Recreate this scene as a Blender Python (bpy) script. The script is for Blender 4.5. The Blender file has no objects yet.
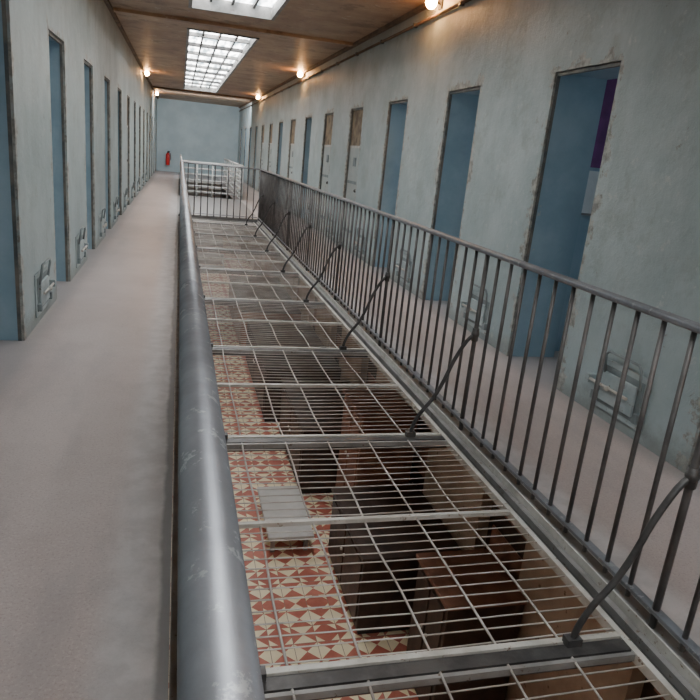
import bpy, bmesh, math, random
from mathutils import Vector, Matrix
random.seed(4)
scene = bpy.context.scene

# ------------------------------------------------------------------ node helpers
def new_mat(name):
    m = bpy.data.materials.new(name); m.use_nodes = True
    nt = m.node_tree
    return m, nt, nt.nodes['Principled BSDF']
def nd(nt, t, **kw):
    n = nt.nodes.new(t)
    for k, v in kw.items():
        setattr(n, k, v)
    return n
def setin(nt, sock, v):
    if isinstance(v, bpy.types.NodeSocket): nt.links.new(v, sock)
    else: sock.default_value = v
def M(nt, op, a, b=0.0, c=None):
    n = nd(nt, 'ShaderNodeMath', operation=op)
    setin(nt, n.inputs[0], a); setin(nt, n.inputs[1], b)
    if c is not None: setin(nt, n.inputs[2], c)
    return n.outputs[0]
def mix(nt, f, a, b):
    n = nd(nt, 'ShaderNodeMix', data_type='RGBA')
    setin(nt, n.inputs[0], f)
    setin(nt, n.inputs[6], a if isinstance(a, bpy.types.NodeSocket) else (*a, 1))
    setin(nt, n.inputs[7], b if isinstance(b, bpy.types.NodeSocket) else (*b, 1))
    return n.outputs[2]
def noise(nt, scale, detail=6, rough=0.6, vec=None, dist=0.0):
    n = nd(nt, 'ShaderNodeTexNoise')
    n.inputs['Scale'].default_value = scale; n.inputs['Detail'].default_value = detail
    n.inputs['Roughness'].default_value = rough; n.inputs['Distortion'].default_value = dist
    if vec is None:
        g = nd(nt, 'ShaderNodeNewGeometry'); vec = g.outputs['Position']
    nt.links.new(vec, n.inputs['Vector'])
    return n.outputs['Fac']
def ramp(nt, f, lo, hi):
    n = nd(nt, 'ShaderNodeMapRange'); n.interpolation_type = 'SMOOTHSTEP'
    setin(nt, n.inputs[0], f); n.inputs[1].default_value = lo; n.inputs[2].default_value = hi
    return n.outputs[0]
def bump(nt, b, h, strength=0.3, dist=0.01):
    n = nd(nt, 'ShaderNodeBump'); n.inputs['Strength'].default_value = strength
    n.inputs['Distance'].default_value = dist
    nt.links.new(h, n.inputs['Height']); nt.links.new(n.outputs[0], b.inputs['Normal'])
def posxyz(nt):
    g = nd(nt, 'ShaderNodeNewGeometry'); s = nd(nt, 'ShaderNodeSeparateXYZ')
    nt.links.new(g.outputs['Position'], s.inputs[0])
    return s.outputs[0], s.outputs[1], s.outputs[2]
def scaled_pos(nt, s):
    g = nd(nt, 'ShaderNodeNewGeometry'); v = nd(nt, 'ShaderNodeVectorMath', operation='MULTIPLY')
    nt.links.new(g.outputs['Position'], v.inputs[0]); v.inputs[1].default_value = s
    return v.outputs[0]

SP = 2.28; DW = 0.85; DTOP = 0.82
FZ = -1.60; CZ = 1.90
XL, XR = -1.13, 2.93
WT = 0.48
RS0 = 4.30; LS0 = 4.45
YB, YE = -4.2, 36.0

def mat_mottled(name, c1, c2, scale=3, rough=0.8, metal=0.0, bs=0.15, c3=None, thr=0.62):
    m, nt, b = new_mat(name)
    f = noise(nt, scale)
    col = mix(nt, ramp(nt, f, 0.35, 0.65), c1, c2)
    if c3:
        f2 = noise(nt, scale * 4.3, 8, 0.7)
        col = mix(nt, ramp(nt, f2, thr, thr + 0.06), col, c3)
    nt.links.new(col, b.inputs['Base Color'])
    b.inputs['Roughness'].default_value = rough; b.inputs['Metallic'].default_value = metal
    bump(nt, b, noise(nt, scale * 8, 8), bs, 0.01)
    return m

def mat_wall(name, s0):
    m, nt, b = new_mat(name)
    x, y, z = posxyz(nt)
    base = mix(nt, ramp(nt, noise(nt, 1.1, 8, 0.65), 0.32, 0.68), (0.335, 0.40, 0.405), (0.46, 0.525, 0.525))
    streak = noise(nt, 1.0, 6, 0.6, scaled_pos(nt, (4, 4, 1.3)))
    base = mix(nt, M(nt, 'MULTIPLY', ramp(nt, streak, 0.48, 0.75), 0.35), base, (0.27, 0.31, 0.305))
    # cloudy grime
    base = mix(nt, M(nt, 'MULTIPLY', ramp(nt, noise(nt, 2.1, 9, 0.75), 0.52, 0.64), 0.40), base, (0.28, 0.305, 0.28))
    # bluer paint towards the foot of the wall
    base = mix(nt, M(nt, 'MULTIPLY', ramp(nt, z, 0.1, -1.5), 0.38), base, (0.32, 0.42, 0.465))
    # fine scratches and chips
    base = mix(nt, M(nt, 'MULTIPLY', ramp(nt, noise(nt, 9, 8, 0.75), 0.60, 0.66), 0.5), base, (0.58, 0.60, 0.57))
    base = mix(nt, M(nt, 'MULTIPLY', ramp(nt, noise(nt, 5.3, 8, 0.8), 0.64, 0.67), 0.7), base, (0.22, 0.18, 0.14))
    # worn plaster around the door openings
    yy = M(nt, 'SUBTRACT', y, s0 + DW / 2 - SP / 2)
    yy = M(nt, 'FLOORED_MODULO', yy, SP)
    yc = M(nt, 'ABSOLUTE', M(nt, 'SUBTRACT', yy, SP / 2))
    d = M(nt, 'MAXIMUM', M(nt, 'SUBTRACT', yc, DW / 2), M(nt, 'SUBTRACT', z, DTOP))
    n1 = noise(nt, 5, 8, 0.7)
    edge = M(nt, 'SUBTRACT', M(nt, 'MULTIPLY', ramp(nt, n1, 0.40, 0.70), 0.14), d)
    base = mix(nt, M(nt, 'MULTIPLY', ramp(nt, edge, -0.005, 0.02), 0.7), base,
               mix(nt, ramp(nt, noise(nt, 18, 6), 0.35, 0.65), (0.17, 0.14, 0.11), (0.50, 0.48, 0.43)))
    # dirty skirting zone
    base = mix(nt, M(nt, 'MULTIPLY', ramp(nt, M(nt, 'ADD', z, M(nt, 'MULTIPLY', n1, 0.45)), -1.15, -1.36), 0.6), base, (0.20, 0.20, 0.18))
    # grime under the ceiling
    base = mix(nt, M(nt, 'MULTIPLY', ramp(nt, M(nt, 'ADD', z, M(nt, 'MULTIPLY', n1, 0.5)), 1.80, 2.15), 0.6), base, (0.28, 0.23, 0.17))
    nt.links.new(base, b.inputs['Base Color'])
    b.inputs['Roughness'].default_value = 0.55
    bump(nt, b, noise(nt, 7, 10, 0.7), 0.45, 0.03)
    return m

m_wallL = mat_wall('plaster_blue_left', LS0)
m_wallR = mat_wall('plaster_blue_right', RS0)
m_reveal = mat_mottled('reveal_blue_paint', (0.26, 0.385, 0.47), (0.36, 0.485, 0.56), 1.6, 0.5, 0, 0.1, (0.45, 0.49, 0.48), 0.66)
m_frame = mat_mottled('door_frame_iron', (0.09, 0.10, 0.10), (0.22, 0.20, 0.17), 6, 0.6, 0.1, 0.1)
m_far = mat_mottled('far_wall_blue', (0.42, 0.53, 0.575), (0.50, 0.61, 0.65), 1.2, 0.6)
def mat_ceil():
    m, nt, b = new_mat('ceiling_ochre')
    x, y, z = posxyz(nt)
    col = mix(nt, ramp(nt, noise(nt, 0.9, 8, 0.65), 0.35, 0.65), (0.32, 0.185, 0.105), (0.48, 0.32, 0.195))
    col = mix(nt, M(nt, 'MULTIPLY', ramp(nt, noise(nt, 1.6, 8, 0.75), 0.53, 0.60), 0.55), col, (0.15, 0.085, 0.05))
    col = mix(nt, M(nt, 'MULTIPLY', ramp(nt, noise(nt, 3.9, 8, 0.75), 0.60, 0.64), 0.6), col, (0.58, 0.47, 0.36))
    nt.links.new(col, b.inputs['Base Color']); b.inputs['Roughness'].default_value = 0.5
    bump(nt, b, noise(nt, 9, 8), 0.3, 0.02)
    return m
m_ceil = mat_ceil()
m_trimwood = mat_mottled('brown_trim', (0.12, 0.075, 0.045), (0.22, 0.14, 0.085), 4, 0.7)
m_lowwall = mat_mottled('lower_wall_tan', (0.38, 0.29, 0.22), (0.50, 0.40, 0.32), 2, 0.8, 0, 0.2, (0.2, 0.13, 0.09), 0.62)
m_steel = mat_mottled('rail_steel', (0.235, 0.24, 0.262), (0.32, 0.33, 0.36), 5, 0.42, 0.6, 0.06, (0.42, 0.43, 0.45), 0.58)
m_bar = mat_mottled('baluster_steel', (0.085, 0.08, 0.08), (0.15, 0.14, 0.138), 6, 0.45, 0.35, 0.05)
m_dark = mat_mottled('dark_iron', (0.06, 0.057, 0.058), (0.11, 0.105, 0.104), 8, 0.45, 0.4, 0.05)
m_pale = mat_mottled('pale_frame_paint', (0.45, 0.43, 0.39), (0.62, 0.60, 0.56), 7, 0.5, 0.1, 0.08, (0.24, 0.17, 0.12), 0.60)
m_wire = mat_mottled('grating_wire', (0.36, 0.32, 0.29), (0.56, 0.53, 0.50), 4, 0.45, 0.3, 0.03)
m_grey = mat_mottled('grey_channel', (0.23, 0.222, 0.215), (0.33, 0.322, 0.315), 6, 0.5, 0.3, 0.06, (0.14, 0.10, 0.075), 0.60)
m_white = mat_mottled('white_paint', (0.66, 0.68, 0.68), (0.75, 0.76, 0.76), 5, 0.5)
m_darkwood = mat_mottled('dark_wood', (0.028, 0.019, 0.016), (0.065, 0.04, 0.03), 5, 0.5)
m_redwood = mat_mottled('red_brown_wood', (0.19, 0.085, 0.055), (0.30, 0.15, 0.10), 4, 0.5)
m_brownpanel = mat_mottled('brown_transom', (0.14, 0.095, 0.06), (0.32, 0.24, 0.15), 5, 0.7)
m_beigedoor = mat_mottled('beige_door_paint', (0.38, 0.43, 0.43), (0.46, 0.49, 0.47), 3, 0.6, 0, 0.1, (0.36, 0.30, 0.23), 0.62)
m_red = mat_mottled('red_enamel', (0.6, 0.02, 0.02), (0.7, 0.03, 0.03), 5, 0.3)
m_purple = mat_mottled('purple_cloth', (0.13, 0.035, 0.15), (0.21, 0.06, 0.23), 5, 0.8)
m_black = mat_mottled('black_rubber', (0.015, 0.015, 0.015), (0.03, 0.03, 0.03), 5, 0.5)
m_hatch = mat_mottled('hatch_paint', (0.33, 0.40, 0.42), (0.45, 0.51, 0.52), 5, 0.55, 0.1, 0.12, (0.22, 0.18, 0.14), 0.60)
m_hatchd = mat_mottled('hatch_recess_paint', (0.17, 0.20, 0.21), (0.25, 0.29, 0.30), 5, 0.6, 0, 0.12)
m_greystone = mat_mottled('grey_slab', (0.50, 0.49, 0.48), (0.58, 0.57, 0.56), 3, 0.6)

# gallery floor
def mat_floor():
    m, nt, b = new_mat('gallery_floor_terrazzo')
    x, y, z = posxyz(nt)
    base = mix(nt, ramp(nt, noise(nt, 1.0, 8, 0.7), 0.3, 0.7), (0.41, 0.345, 0.33), (0.51, 0.44, 0.425))
    base = mix(nt, M(nt, 'MULTIPLY', ramp(nt, noise(nt, 70, 3, 0.8), 0.52, 0.64), 0.40), base, (0.62, 0.55, 0.52))
    base = mix(nt, M(nt, 'MULTIPLY', ramp(nt, noise(nt, 95, 2, 0.7), 0.56, 0.64), 0.35), base, (0.22, 0.165, 0.155))
    base = mix(nt, M(nt, 'MULTIPLY', ramp(nt, noise(nt, 4, 9, 0.8), 0.56, 0.68), 0.35), base, (0.28, 0.25, 0.245))
    wob = M(nt, 'MULTIPLY', noise(nt, 3, 5), 0.06)
    dl = M(nt, 'ABSOLUTE', M(nt, 'SUBTRACT', x, 0.9))
    dl = M(nt, 'ADD', dl, wob)
    border = M(nt, 'SUBTRACT', 1.0, ramp(nt, dl, 1.08, 1.22))
    base = mix(nt, M(nt, 'MULTIPLY', border, 0.75), base, mix(nt, ramp(nt, noise(nt, 8, 8), 0.35, 0.65), (0.45, 0.435, 0.44), (0.58, 0.56, 0.565)))
    rim = M(nt, 'SUBTRACT', 1.0, ramp(nt, dl, 0.955, 0.98))
    base = mix(nt, M(nt, 'MULTIPLY', rim, 0.8), base, (0.17, 0.165, 0.165))
    base = mix(nt, M(nt, 'MULTIPLY', ramp(nt, dl, 1.86, 2.03), 0.6), base, (0.25, 0.24, 0.24))
    base = mix(nt, M(nt, 'MULTIPLY', ramp(nt, noise(nt, 1.7, 6, 0.6, scaled_pos(nt, (2.5, 0.6, 1))), 0.50, 0.72), 0.35), base, (0.30, 0.27, 0.27))
    nt.links.new(base, b.inputs['Base Color'])
    b.inputs['Roughness'].default_value = 0.38
    bump(nt, b, noise(nt, 14, 8), 0.10, 0.01)
    return m
m_floor = mat_floor()

def mat_tiles():
    m, nt, b = new_mat('encaustic_tiles')
    x, y, z = posxyz(nt)
    T = 1 / 0.24
    sx = M(nt, 'MULTIPLY', x, T); sy = M(nt, 'MULTIPLY', y, T)
    u = M(nt, 'FRACT', sx); v = M(nt, 'FRACT', sy)
    fx = M(nt, 'FLOOR', sx); fy = M(nt, 'FLOOR', sy)
    a = M(nt, 'GREATER_THAN', u, v); c = M(nt, 'GREATER_THAN', M(nt, 'ADD', u, v), 1.0)
    hour = M(nt, 'ABSOLUTE', M(nt, 'SUBTRACT', a, c))
    chk = M(nt, 'FLOORED_MODULO', fx, 2.0)
    chk2 = M(nt, 'FLOORED_MODULO', fy, 2.0)
    pat = M(nt, 'ABSOLUTE', M(nt, 'SUBTRACT', hour, chk2))
    solid = M(nt, 'MULTIPLY', M(nt, 'LESS_THAN', chk, 0.5), M(nt, 'LESS_THAN', chk2, 0.5))
    pat = M(nt, 'MULTIPLY', pat, M(nt, 'SUBTRACT', 1.0, solid))
    du = M(nt, 'ADD', M(nt, 'ABSOLUTE', M(nt, 'SUBTRACT', u, 0.5)), M(nt, 'ABSOLUTE', M(nt, 'SUBTRACT', v, 0.5)))
    corner = M(nt, 'MULTIPLY', solid, M(nt, 'GREATER_THAN', du, 0.62))
    pat = M(nt, 'MAXIMUM', pat, corner)
    red = mix(nt, ramp(nt, noise(nt, 4, 4), 0.3, 0.7), (0.42, 0.115, 0.08), (0.56, 0.19, 0.135))
    col = mix(nt, pat, red, (0.90, 0.80, 0.58))
    g = M(nt, 'MAXIMUM', M(nt, 'ABSOLUTE', M(nt, 'SUBTRACT', u, 0.5)), M(nt, 'ABSOLUTE', M(nt, 'SUBTRACT', v, 0.5)))
    col = mix(nt, M(nt, 'GREATER_THAN', g, 0.488), col, (0.3, 0.2, 0.15))
    nt.links.new(col, b.inputs['Base Color'])
    b.inputs['Roughness'].default_value = 0.35
    return m
m_tiles = mat_tiles()

def mat_emit(name, col, s):
    m, nt, b = new_mat(name)
    b.inputs['Base Color'].default_value = (*col, 1)
    b.inputs['Emission Color'].default_value = (*col, 1)
    b.inputs['Emission Strength'].default_value = s
    return m
def mat_skyglass():
    m, nt, b = new_mat('frosted_skylight_glass')
    f = noise(nt, 1.0, 6, 0.6, scaled_pos(nt, (7, 1.1, 1)))
    col = mix(nt, ramp(nt, f, 0.38, 0.62), (0.14, 0.175, 0.19), (1.0, 1.0, 0.98))
    nt.links.new(col, b.inputs['Emission Color']); nt.links.new(col, b.inputs['Base Color'])
    b.inputs['Emission Strength'].default_value = 15.5
    return m
m_skyglass = mat_skyglass()
m_bulb = mat_emit('warm_bulb_glass', (1.0, 0.50, 0.18), 170)
m_cellfill = mat_emit('cell_fill_glow', (0.80, 0.90, 1.0), 7.0)
m_lowfill = mat_emit('lower_fill_emitter', (1.0, 0.88, 0.72), 17.0)

# ------------------------------------------------------------------ mesh builder
class MB:
    def __init__(self):
        self.bm = bmesh.new(); self.mats = []
    def mi(self, mat):
        if mat not in self.mats: self.mats.append(mat)
        return self.mats.index(mat)
    def box(self, x0, x1, y0, y1, z0, z1, mat, bev=0.0):
        vs = [self.bm.verts.new((x, y, z)) for x in (x0, x1) for y in (y0, y1) for z in (z0, z1)]
        F = [(0, 1, 3, 2), (4, 6, 7, 5), (0, 4, 5, 1), (2, 3, 7, 6), (0, 2, 6, 4), (1, 5, 7, 3)]
        k = self.mi(mat); fs = []
        for f in F:
            fc = self.bm.faces.new([vs[i] for i in f]); fc.material_index = k; fs.append(fc)
        if bev > 0:
            es = list({e for f in fs for e in f.edges})
            r = bmesh.ops.bevel(self.bm, geom=es, offset=bev, segments=2, affect='EDGES', profile=0.5)
            for f in r['faces']: f.material_index = k
        return fs
    def tube(self, pts, r, mat, seg=10, cap=True):
        pts = [Vector(p) for p in pts]; k = self.mi(mat); rings = []
        rr = r if isinstance(r, (list, tuple)) else [r] * len(pts)
        t0 = (pts[1] - pts[0]).normalized()
        up = Vector((0, 0, 1)) if abs(t0.z) < 0.9 else Vector((1, 0, 0))
        n = t0.cross(up).normalized()
        for i, p in enumerate(pts):
            t = ((pts[min(i + 1, len(pts) - 1)] - pts[max(i - 1, 0)])).normalized()
            n = (n - t * n.dot(t)).normalized(); bb = t.cross(n)
            rings.append([self.bm.verts.new(p + (n * math.cos(a) + bb * math.sin(a)) * rr[i])
                          for a in [2 * math.pi * j / seg for j in range(seg)]])
        for i in range(len(rings) - 1):
            for j in range(seg):
                f = self.bm.faces.new([rings[i][j], rings[i][(j + 1) % seg], rings[i + 1][(j + 1) % seg], rings[i + 1][j]])
                f.material_index = k; f.smooth = True
        if cap:
            for rg in (rings[0][::-1], rings[-1]):
                f = self.bm.faces.new(rg); f.material_index = k
    def sphere(self, c, r, mat, sc=(1, 1, 1)):
        k = self.mi(mat)
        mt = Matrix.Translation(c) @ Matrix.Diagonal((*sc, 1))
        r = bmesh.ops.create_uvsphere(self.bm, u_segments=16, v_segments=10, radius=r, matrix=mt)
        for v in r['verts']:
            for f in v.link_faces: f.material_index = k; f.smooth = True
    def obj(self, name, parent=None):
        bmesh.ops.recalc_face_normals(self.bm, faces=self.bm.faces)
        me = bpy.data.meshes.new(name); self.bm.to_mesh(me); self.bm.free()
        for m in self.mats: me.materials.append(m)
        o = bpy.data.objects.new(name, me); scene.collection.objects.link(o)
        if parent: o.parent = parent
        return o

# ------------------------------------------------------------------ walls
def starts(s0):
    k = -math.floor((s0 - YB - 0.4) / SP); out = []
    s = s0 + k * SP
    while s + DW < YE - 0.3:
        if s > YB + 0.3: out.append(s)
        s += SP
    return out
RS = starts(RS0); LSs = starts(LS0)
def wall(name, xa, xb, ss, mat):
    mb = MB(); y = YB
    for s in ss:
        mb.box(xa, xb, y, s, FZ, CZ, mat)
        mb.box(xa, xb, s, s + DW, DTOP, CZ, mat)
        y = s + DW
    mb.box(xa, xb, y, YE, FZ, CZ, mat)
    xin = xb if xa < 0 else xa
    xo = xa if xa < 0 else xb
    e = 0.004; sgn = 1 if xin > 0 else -1
    a, b = sorted((xin + sgn * 0.02, xo))
    c, d = sorted((xin + sgn * 0.02, xin + sgn * 0.045))
    for s in ss:
        mb.box(a, b, s, s + e, FZ, DTOP, m_reveal)
        mb.box(a, b, s + DW - e, s + DW, FZ, DTOP, m_reveal)
        mb.box(a, b, s + e, s + DW - e, DTOP - e, DTOP, m_reveal)
        mb.box(c, d, s, s + 0.010, FZ, DTOP, m_frame)
        mb.box(c, d, s + DW - 0.010, s + DW, FZ, DTOP, m_frame)
        mb.box(c, d, s + 0.010, s + DW - 0.010, DTOP - 0.03, DTOP, m_frame)
    return mb.obj(name)
wr = wall('wall_right', XR, XR + WT, RS, m_wallR)
wl = wall('wall_left', XL - WT, XL, LSs, m_wallL)

mb = MB(); mb.box(XL - WT - 2.6, XR + WT + 2.6, YE, YE + 0.3, -4.7, CZ, m_far); mb.obj('wall_far')
mb = MB(); mb.box(XL - WT - 2.6, XR + WT + 2.6, YB - 0.3, YB, -4.7, CZ, m_far); mb.obj('wall_back')

def cells(name, side, ss):
    mb = MB()
    if side > 0: xa, xb = XR + WT, XR + WT + 2.5
    else: xa, xb = XL - WT - 2.5, XL - WT
    xo = (xb, xb + 0.1) if side > 0 else (xa - 0.1, xa)
    mb.box(xo[0], xo[1], YB, YE, FZ, CZ, m_reveal)
    for s in ss:
        mb.box(xa, xb, s + DW + 0.2, s + DW + 0.32, FZ, CZ, m_reveal)
    return mb.obj(name)
cells('wall_cells_right', 1, RS); cells('wall_cells_left', -1, LSs)
def cell_fill(x, s, side, i):
    mb = MB()
    yc = s + 0.25
    def bx(a, b, *r): mb.box(min(x - side * a, x - side * b), max(x - side * a, x - side * b), *r)
    bx(0.02, 0.005, yc - 0.4, yc + 0.4, 0.1, 1.0, m_cellfill)
    for j in range(5): mb.tube([(x - side * 0.04, yc - 0.4 + 0.2 * j, 0.08), (x - side * 0.04, yc - 0.4 + 0.2 * j, 1.02)], 0.012, m_dark, 6)
    bx(0.06, 0.001, yc - 0.45, yc + 0.45, 0.04, 0.1, m_white)
    bx(0.06, 0.001, yc - 0.45, yc + 0.45, 1.0, 1.06, m_white)
    mb.obj('cell_fill_pane_%d' % i)
wi = 1
for s in [q for q in RS if -1 < q < 14]: cell_fill(XR + WT + 2.5, s, 1, wi); wi += 1
for s in [q for q in LSs if 4 < q < 12]: cell_fill(XL - WT - 2.5, s, -1, wi); wi += 1
yp = RS0 + DW + 0.2
mb = MB(); mb.box(XR + WT + 0.02, XR + WT + 1.0, yp - 0.02, yp - 0.003, 0.12, 1.0, m_purple)
mb.tube([(XR + WT + 0.01, yp - 0.015, 1.0), (XR + WT + 1.02, yp - 0.015, 1.0)], 0.012, m_dark, 8); mb.obj('hanging_banner')
mb = MB(); mb.box(XR + WT + 0.02, XR + WT + 1.0, yp - 0.03, yp - 0.003, -0.28, 0.09, m_white)
mb.box(XR + WT + 0.01, XR + WT + 1.01, yp - 0.035, yp - 0.003, -0.30, -0.28, m_grey); mb.obj('display_board')

# ------------------------------------------------------------------ floors
GL, GR = 0.00, 1.86
EO = 15.5
mb = MB()
T = 0.24
mb.box(XL - WT - 2.6, GL, YB, YE, FZ - T, FZ, m_floor)
mb.box(GR, XR + WT + 2.6, YB, YE, FZ - T, FZ, m_floor)
mb.box(GL, GR, EO + 0.05, 21.0, FZ - T, FZ, m_floor)
mb.box(GL, GR, 30.0, YE, FZ - T, FZ, m_floor)
mb.obj('floor_gallery')
LZ = -4.7
mb = MB(); mb.box(XL - 0.2, XR + 1.0, YB, YE, LZ - 0.1, LZ, m_tiles); mb.obj('floor_lower')

def lower_wall(name, x0, x1, face, ss):
    mb = MB(); y = YB; top = FZ - T
    for s in ss:
        mb.box(x0, x1, y, s, LZ, top, m_lowwall)
        mb.box(x0, x1, s, s + DW, LZ + 2.2, top, m_lowwall)
        mx = (x0 + x1) / 2
        mb.box(mx - 0.03, mx + 0.03, s, s + DW, LZ, LZ + 2.2, m_darkwood)
        for q in (0.25, 0.95, 1.6):
            mb.box(mx - 0.045, mx + 0.045, s + 0.1, s + DW - 0.1, LZ + q, LZ + q + 0.45, m_redwood)
        y = s + DW
    mb.box(x0, x1, y, YE, LZ, top, m_lowwall)
    mb.obj(name)
lower_wall('wall_lower_right', XR, XR + 0.3, XR, RS)
lower_wall('wall_lower_left', XL - 0.3, XL, XL, LSs)

# ------------------------------------------------------------------ ceiling + skylights
SX0, SX1 = 0.08, 1.35
SK = [(-3.4, 1.6), (4.6, 11.0), (13.0, 27.6)]
mb = MB(); X0, X1 = XL - WT - 2.6, XR + WT + 2.6
mb.box(X0, SX0, YB, YE, CZ, CZ + 0.25, m_ceil)
mb.box(SX1, X1, YB, YE, CZ, CZ + 0.25, m_ceil)
y = YB
for a, b in SK:
    mb.box(SX0, SX1, y, a, CZ, CZ + 0.25, m_ceil); y = b
mb.box(SX0, SX1, y, YE, CZ, CZ + 0.25, m_ceil)
mb.obj('ceiling')
for i, (a, b) in enumerate(SK):
    mb = MB()
    z = CZ + 0.13
    mb.box(SX0, SX1, a, b, z + 0.02, z + 0.035, m_skyglass)
    fr = 0.05
    for (p, q, r, s) in ((SX0, SX0 + fr, a, b), (SX1 - fr, SX1, a, b)):
        mb.box(p, q, r, s, CZ - 0.02, z + 0.02, m_grey)
    mb.box(SX0 + fr, SX1 - fr, a, a + fr, CZ - 0.02, z + 0.02, m_grey)
    mb.box(SX0 + fr, SX1 - fr, b - fr, b, CZ - 0.02, z + 0.02, m_grey)
    for k in range(1, 4):
        xx = SX0 + (SX1 - SX0) * k / 4
        mb.box(xx - 0.018, xx + 0.018, a, b, z - 0.03, z + 0.02, m_dark)
    n = max(2, round((b - a) / 1.45))
    for k in range(1, n):
        yy = a + (b - a) * k / n
        mb.box(SX0, SX1, yy - 0.06, yy + 0.06, z - 0.05, z + 0.018, m_dark if k % 2 == 0 else m_grey)
    mb.obj('skylight' if i == 0 else 'skylight.%03d' % i)
mb = MB()
mb.box(XR - 0.06, XR - 0.002, YB + 0.01, YE - 0.01, CZ - 0.05, CZ - 0.001, m_trimwood); mb.obj('trim_1')
mb = MB()
mb.box(XL + 0.002, XL + 0.06, YB + 0.01, YE - 0.01, CZ - 0.05, CZ - 0.001, m_trimwood); mb.obj('trim_2')
mb = MB()
mb.box(XL + 0.07, XR - 0.07, 12.0, 12.16, CZ - 0.05, CZ - 0.001, m_ceil)
mb.box(XL + 0.07, XR - 0.07, 28.3, 28.5, CZ - 0.05, CZ - 0.001, m_trimwood); mb.obj('trim_3')
mb = MB()
mb.tube([(XR - 0.03, YB + 0.1, CZ - 0.20), (XR - 0.03, YE - 0.1, CZ - 0.20)], 0.019, m_trimwood, 8)
for j in range(26): mb.box(XR - 0.052, XR - 0.001, YB + 1 + j * 1.5, YB + 1.04 + j * 1.5, CZ - 0.225, CZ - 0.175, m_dark)
mb.obj('electrical_conduit', wr)

def lamp(x, y, z, side):
    mb = MB()
    xw = XR if side > 0 else XL
    d = -side
    mb.box(min(xw + d * 0.001, xw + d * 0.025), max(xw + d * 0.001, xw + d * 0.025), y - 0.05, y + 0.05, z - 0.06, z + 0.06, m_dark)
    mb.tube([(xw + d * 0.02, y, z), (x + side * 0.03, y, z + 0.01)], 0.014, m_dark, 8)
    mb.tube([(x + side * 0.07, y, z), (x + side * 0.035, y, z)], [0.03, 0.042], m_dark, 12)
    mb.sphere((x, y, z), 0.068, m_bulb, (1, 1, 1.1))
    mb.obj('wall_lamp')
for y in (-1.2, 8.0, 17.0, 26.3): lamp(XR - 0.13, y, CZ - 0.085, 1)
for y in (22.0, 31.3): lamp(XL + 0.13, y, CZ - 0.085, -1)

# ------------------------------------------------------------------ closed doors further down
def door(s, side, n):
    mb = MB()
    xf = XR + 0.047 if side > 0 else XL - 0.047
    x0, x1 = xf, xf + side * 0.06
    x0, x1 = min(x0, x1), max(x0, x1)
    mb.box(x0, x1, s + 0.006, s + DW - 0.006, FZ + 0.01, 0.16, m_beigedoor)
    mb.box(x0, x1, s + 0.006, s + DW - 0.006, 0.20, DTOP - 0.006, m_brownpanel)
    mb.box(x0 - 0.008, x1 + 0.008, s + 0.006, s + DW - 0.006, 0.16, 0.20, m_pale)
    f = xf - side * 0.012
    for z in (-1.3, -0.45):
        mb.box(min(f, f + side * 0.015), max(f, f + side * 0.015), s + 0.03, s + DW - 0.08, z, z + 0.05, m_hatchd)
    mb.sphere((xf - side * 0.03, s + 0.1, -0.55), 0.03, m_dark)
    mb.box(min(f, f + side * 0.02), max(f, f + side * 0.02), s + 0.33, s + 0.50, -0.15, 0.0, m_hatchd)
    mb.obj('door_%d' % n, wr if side > 0 else wl)
n = 1
for k in (3, 4, 6, 8, 9): door(RS0 + k * SP, 1, n); n += 1
for k in (5, 7, 10): door(LS0 + k * SP, -1, n); n += 1

# ------------------------------------------------------------------ food hatches at the wall foot
def hatch(s, side):
    mb = MB(); yc = s - 0.74
    w = XR if side > 0 else XL
    d = -side
    def bx(a, b, *r, bev=0): mb.box(min(w + d * a, w + d * b), max(w + d * a, w + d * b), *r, bev)
    zt, zb = -1.20, -1.50
    bx(0.001, 0.012, yc - 0.27, yc + 0.27, zb - 0.03, zt + 0.03, m_hatch, bev=0.004)
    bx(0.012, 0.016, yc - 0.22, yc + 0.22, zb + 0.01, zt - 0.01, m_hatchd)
    bx(0.016, 0.035, yc - 0.17, yc + 0.19, zb + 0.04, zt - 0.05, m_hatch, bev=0.006)
    X = w + d * 0.03
    mb.tube([(X, yc - 0.2, zt - 0.06), (X + d * 0.02, yc - 0.2, zt + 0.07), (X + d * 0.02, yc - 0.17, zt + 0.10),
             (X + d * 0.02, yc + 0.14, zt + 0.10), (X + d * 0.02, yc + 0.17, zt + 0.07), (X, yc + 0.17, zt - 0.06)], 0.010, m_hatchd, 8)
    zc = (zb + zt) / 2
    mb.tube([(w + d * 0.05, yc - 0.12, zc), (w + d * 0.05, yc + 0.34, zc)], 0.011, m_pale, 8)
    mb.sphere((w + d * 0.06, yc + 0.08, zc), 0.02, m_pale)
    bx(0.001, 0.065, yc + 0.29, yc + 0.33, zc - 0.03, zc + 0.03, m_hatch)
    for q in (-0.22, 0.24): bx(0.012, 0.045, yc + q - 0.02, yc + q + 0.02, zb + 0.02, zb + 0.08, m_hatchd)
    mb.obj('food_hatch')
for s in RS:
    if s > 0 and s < 26: hatch(s, 1)
for s in LSs:
    if s > 0 and s < 26: hatch(s, -1)

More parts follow.
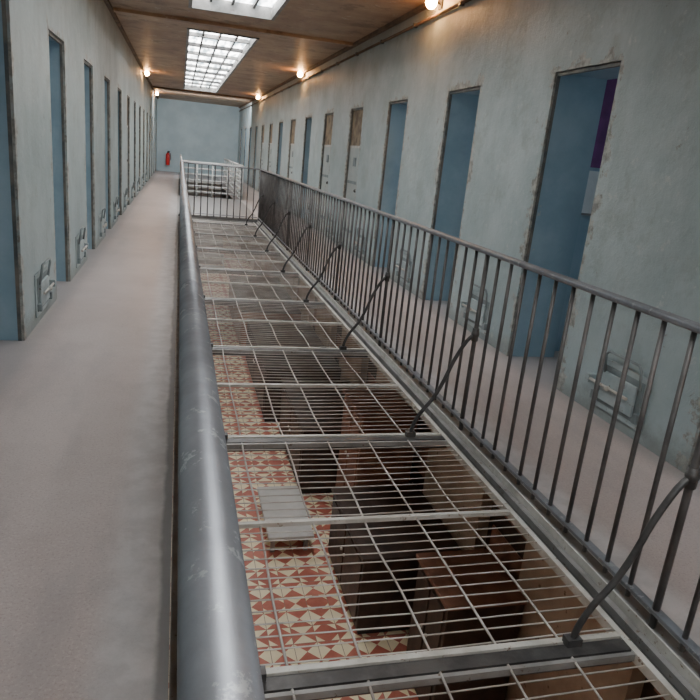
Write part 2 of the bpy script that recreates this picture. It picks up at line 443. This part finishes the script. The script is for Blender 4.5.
# ------------------------------------------------------------------ railings
BY0 = -0.13; BS = 1.87
beams = [BY0 + BS * k for k in range(9)]
beams = [b for b in beams if b < EO - 0.2]
RT = -0.465
def smooth_path(P, n=5):
    out = []
    P = [P[0]] + P + [P[-1]]
    for i in range(1, len(P) - 2):
        for j in range(n):
            t = j / n
            a, b, c, d = P[i - 1], P[i], P[i + 1], P[i + 2]
            out.append(0.5 * ((2 * b) + (c - a) * t + (2 * a - 5 * b + 4 * c - d) * t * t + (3 * b - a - 3 * c + d) * t ** 3))
    out.append(P[-2]); return out
def railing(name, x, top_r, sgn, reach):
    mb = MB()
    y0, y1 = YB + 0.02, EO
    if top_r > 0.03:
        mb.tube([(x, y0, RT), (x, y1, RT)], top_r, m_steel, 28)
    else:
        mb.box(x - 0.028, x + 0.028, y0, y1, RT - 0.014, RT + 0.014, m_steel, bev=0.008)
    mb.box(x - 0.02, x + 0.02, y0, y1, FZ + 0.035, FZ + 0.05, m_steel)
    zb = FZ - 0.005
    n = int((y1 - y0) / (BS / 12))
    k0 = math.ceil((y0 - BY0) / (BS / 12))
    for k in range(k0, k0 + n + 1):
        y = BY0 + k * BS / 12
        if y > y1 - 0.03: break
        if k % 12 == 0:
            mb.tube([(x, y, zb - 0.04), (x, y, RT)], 0.015, m_bar, 8)
            mb.tube([(x, y, -1.025), (x, y, -0.945)], 0.022, m_dark, 8)
        else:
            mb.tube([(x, y, zb), (x, y, RT)], 0.0105, m_bar, 8)
    mb.box(x - 0.022, x + 0.022, y1 - 0.02, y1 + 0.024, FZ, RT + 0.02, m_steel)
    for y in beams:
        if y < -2: continue
        k = reach / 0.335
        P = [(0, -0.98), (0.05, -1.03), (0.115, -1.16), (0.16, -1.29), (0.215, -1.41), (0.285, -1.51), (0.325, -1.60), (0.335, -1.665)]
        P = smooth_path([Vector((x + sgn * a * k, y, z)) for a, z in P], 3)
        mb.tube(P, 0.0130, m_dark, 8)
        mb.sphere(P[0], 0.026, m_dark)
        mb.box(P[-1].x - 0.03, P[-1].x + 0.03, y - 0.02, y + 0.02, -1.672, -1.64, m_dark)
    return mb.obj(name)
railing('gallery_railing', 0.045, 0.0375, 1, 0.235)
railing('gallery_railing', 1.81, 0.0, -1, 0.345)
mb = MB()
mb.box(0.09, 1.775, EO - 0.025, EO + 0.025, RT - 0.014, RT + 0.014, m_steel, bev=0.006)
mb.box(0.07, 1.775, EO - 0.015, EO + 0.015, FZ + 0.035, FZ + 0.05, m_steel)
for k in range(1, 12):
    x = 0.042 + (1.82 - 0.042) * k / 12
    mb.tube([(x, EO, FZ - 0.01), (x, EO, RT)], 0.012, m_bar, 8)
mb.obj('bridge_railing')

# ------------------------------------------------------------------ safety grating
GZ = -1.68
mb = MB()
for (a, b, z0, z1, mt) in ((0.105, 0.135, GZ - 0.03, GZ + 0.012, m_pale), (0.002, 0.06, GZ - 0.04, GZ + 0.03, m_grey), (0.066, 0.098, GZ - 0.05, GZ - 0.02, m_dark),
                           (1.685, 1.712, GZ - 0.03, GZ + 0.012, m_pale), (1.718, 1.752, GZ - 0.05, GZ - 0.02, m_dark),
                           (1.756, 1.785, GZ - 0.04, GZ + 0.015, m_grey), (1.788, 1.796, GZ - 0.04, GZ + 0.055, m_pale), (1.797, 1.858, GZ - 0.04, GZ + 0.05, m_grey)):
    mb.box(a, b, YB + 0.02, EO + 0.03, z0, z1, mt)
for y in beams + [EO]:
    mb.box(0.10, 1.72, y - 0.060, y - 0.008, GZ - 0.05, GZ + 0.010, m_dark)
    mb.box(0.10, 1.72, y - 0.006, y + 0.006, GZ - 0.03, GZ + 0.004, m_dark)
    mb.box(0.135, 1.69, y + 0.010, y + 0.036, GZ - 0.03, GZ + 0.012, m_pale)
    mb.box(0.135, 1.69, y - 0.085, y - 0.068, GZ - 0.02, GZ + 0.008, m_grey)
ys = [beams[0] - BS] + beams
ends = beams + [EO]
for a, b in zip(ys, ends):
    L = b - a
    n = 28
    for k in range(1, n):
        y = a + L * k / n
        if k == n // 2:
            mb.box(0.135, 1.69, y - 0.012, y + 0.012, GZ - 0.01, GZ + 0.012, m_pale)
            continue
        if y < -2.5: continue
        j = random.uniform(-0.006, 0.006)
        mb.tube([(0.13, y, GZ), (0.9, y + j, GZ - 0.010), (1.695, y, GZ)], 0.0034, m_wire, 5, False)
    if b > -1.5:
        for k in range(1, 6):
            x = 0.13 + 1.56 * k / 6
            P = [Vector((x, a + 0.03, GZ + 0.005))]
            for q in (0.2, 0.4, 0.6, 0.8):
                P.append(Vector((x + random.uniform(-0.008, 0.008), a + L * q, GZ + random.uniform(-0.012, 0.004))))
            P.append(Vector((x, b - 0.03, GZ + 0.005)))
            mb.tube(smooth_path(P, 4), 0.0055, m_wire, 6, False)
mb.obj('safety_grating')

# ------------------------------------------------------------------ far stair railing (white)
mb = MB()
def vrail(p, q, n, zt=-0.6):
    p = Vector(p); q = Vector(q)
    for j in range(6):
        z = FZ + 0.15 + (zt - FZ - 0.15) * j / 5
        mb.tube([(p.x, p.y, z), (q.x, q.y, z)], 0.022 if j < 5 else 0.035, m_white, 8)
    for j in range(n + 1):
        r = p.lerp(q, j / n)
        mb.tube([(r.x, r.y, FZ), (r.x, r.y, zt)], 0.025, m_white, 8)
vrail((0.06, 20.95, 0), (1.9, 20.95, 0), 4)
vrail((0.06, 20.95, 0), (0.06, 30.05, 0), 8)
vrail((1.9, 20.95, 0), (1.9, 30.05, 0), 8)
mb.obj('stairwell_railing')
mb = MB()
for k in range(16):
    zt = FZ - 0.03 - k * 0.19
    mb.box(0.15, 1.75, 29.9 - 0.3 * (k + 1), 29.9 - 0.3 * k + 0.02, zt - 0.05, zt, m_greystone)
    mb.box(0.15, 1.75, 29.9 - 0.3 * k - 0.02, 29.9 - 0.3 * k + 0.01, zt - 0.19, zt - 0.04, m_greystone)
mb.obj('staircase')

mb = MB(); ex, ey, ez = -0.58, YE - 0.13, -0.98
mb.tube([(ex, ey, ez - 0.3), (ex, ey, ez - 0.28), (ex, ey, ez + 0.2), (ex, ey, ez + 0.27), (ex, ey, ez + 0.3)], [0.09, 0.1, 0.1, 0.06, 0.03], m_red, 16)
mb.tube([(ex, ey, ez + 0.3), (ex, ey, ez + 0.38)], 0.028, m_black, 8)
mb.box(ex - 0.02, ex + 0.1, ey - 0.015, ey + 0.015, ez + 0.36, ez + 0.39, m_black)
mb.tube([(ex + 0.03, ey, ez + 0.34), (ex + 0.14, ey, ez + 0.25), (ex + 0.14, ey, ez - 0.05)], 0.014, m_black, 8)
mb.box(ex - 0.04, ex + 0.04, ey + 0.095, YE - 0.001, ez - 0.05, ez + 0.1, m_dark)
mb.obj('fire_extinguisher')

# ------------------------------------------------------------------ lower level furniture and added fill strips
def cabinet(x0, x1, y0, y1, h, mat, top):
    mb = MB()
    z0 = LZ
    mb.box(x0 + 0.03, x1 - 0.03, y0 + 0.03, y1 - 0.03, z0, z0 + 0.08, m_black)
    mb.box(x0, x1, y0, y1, z0 + 0.08, z0 + h, mat, bev=0.008)
    mb.box(x0 - 0.03, x1 + 0.0, y0 - 0.03, y1 + 0.03, z0 + h, z0 + h + 0.04, top, bev=0.008)
    m2 = (y0 + y1) / 2
    for (a, b) in ((y0 + 0.05, m2 - 0.02), (m2 + 0.02, y1 - 0.05)):
        mb.box(x0 - 0.015, x0, a, b, z0 + 0.14, z0 + h - 0.06, mat, bev=0.004)
    for a in (m2 - 0.06, m2 + 0.06): mb.sphere((x0 - 0.025, a, z0 + h * 0.6), 0.018, m_pale)
    mb.obj('display_cabinet')
cabinet(2.2, 2.9, 4.1, 4.8, 1.25, m_darkwood, m_redwood)
cabinet(1.85, 2.9, 5.3, 6.7, 0.9, m_darkwood, m_darkwood)
cabinet(2.2, 2.9, 6.95, 7.9, 1.7, m_redwood, m_redwood)
cabinet(1.75, 2.9, 8.2, 10.2, 1.0, m_darkwood, m_darkwood)
cabinet(1.55, 2.9, 10.8, 14.2, 1.0, m_darkwood, m_darkwood)
cabinet(1.5, 2.9, 15.0, 19.2, 1.0, m_redwood, m_darkwood)
mb = MB()  # low slab on legs standing in for a faded patch of light
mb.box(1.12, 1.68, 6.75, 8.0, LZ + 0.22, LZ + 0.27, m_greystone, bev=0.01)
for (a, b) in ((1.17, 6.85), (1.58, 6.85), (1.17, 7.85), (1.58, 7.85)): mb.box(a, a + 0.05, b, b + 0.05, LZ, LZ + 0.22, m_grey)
mb.obj('light_patch_slab')
for y in (1.0, 5.5, 10.0, 14.5):  # emissive strips under the slab, added to brighten the lower tiles
    mb = MB()
    for x in (-0.55,):
        mb.box(x - 0.09, x + 0.09, y - 0.62, y + 0.62, FZ - T - 0.05, FZ - T - 0.001, m_white)
        mb.box(x - 0.07, x + 0.07, y - 0.6, y + 0.6, FZ - T - 0.075, FZ - T - 0.05, m_lowfill)
    mb.obj('lower_fill_strip')

# fill light added to brighten the end wall, no rooflight modelled there
ld = bpy.data.lights.new('end_fill', 'AREA'); ld.shape = 'RECTANGLE'; ld.size = 3.6; ld.size_y = 0.5
ld.energy = 200; ld.color = (0.86, 0.94, 1.0)
lo = bpy.data.objects.new('end_fill', ld); scene.collection.objects.link(lo)
lo.location = (0.9, 30.0, CZ - 0.06); lo.rotation_euler = (math.radians(55), 0, 0)

# ------------------------------------------------------------------ world & camera
w = bpy.data.worlds.new('World'); scene.world = w; w.use_nodes = True
w.node_tree.nodes['Background'].inputs[0].default_value = (0.75, 0.85, 1, 1)
w.node_tree.nodes['Background'].inputs[1].default_value = 0.5

f = 652.0
F = Vector((-170, 210, -f)).normalized()
U = Vector((222, 2206, 652)); U = (U - F * U.dot(F)).normalized()
R = F.cross(U).normalized()
rot = Matrix((R, F, U))
cam = bpy.data.cameras.new('camera'); co = bpy.data.objects.new('camera', cam)
scene.collection.objects.link(co); scene.camera = co
cam.sensor_width = 36; cam.lens = f / 700 * 36; cam.clip_start = 0.02; cam.clip_end = 200
co.matrix_world = rot.to_4x4()
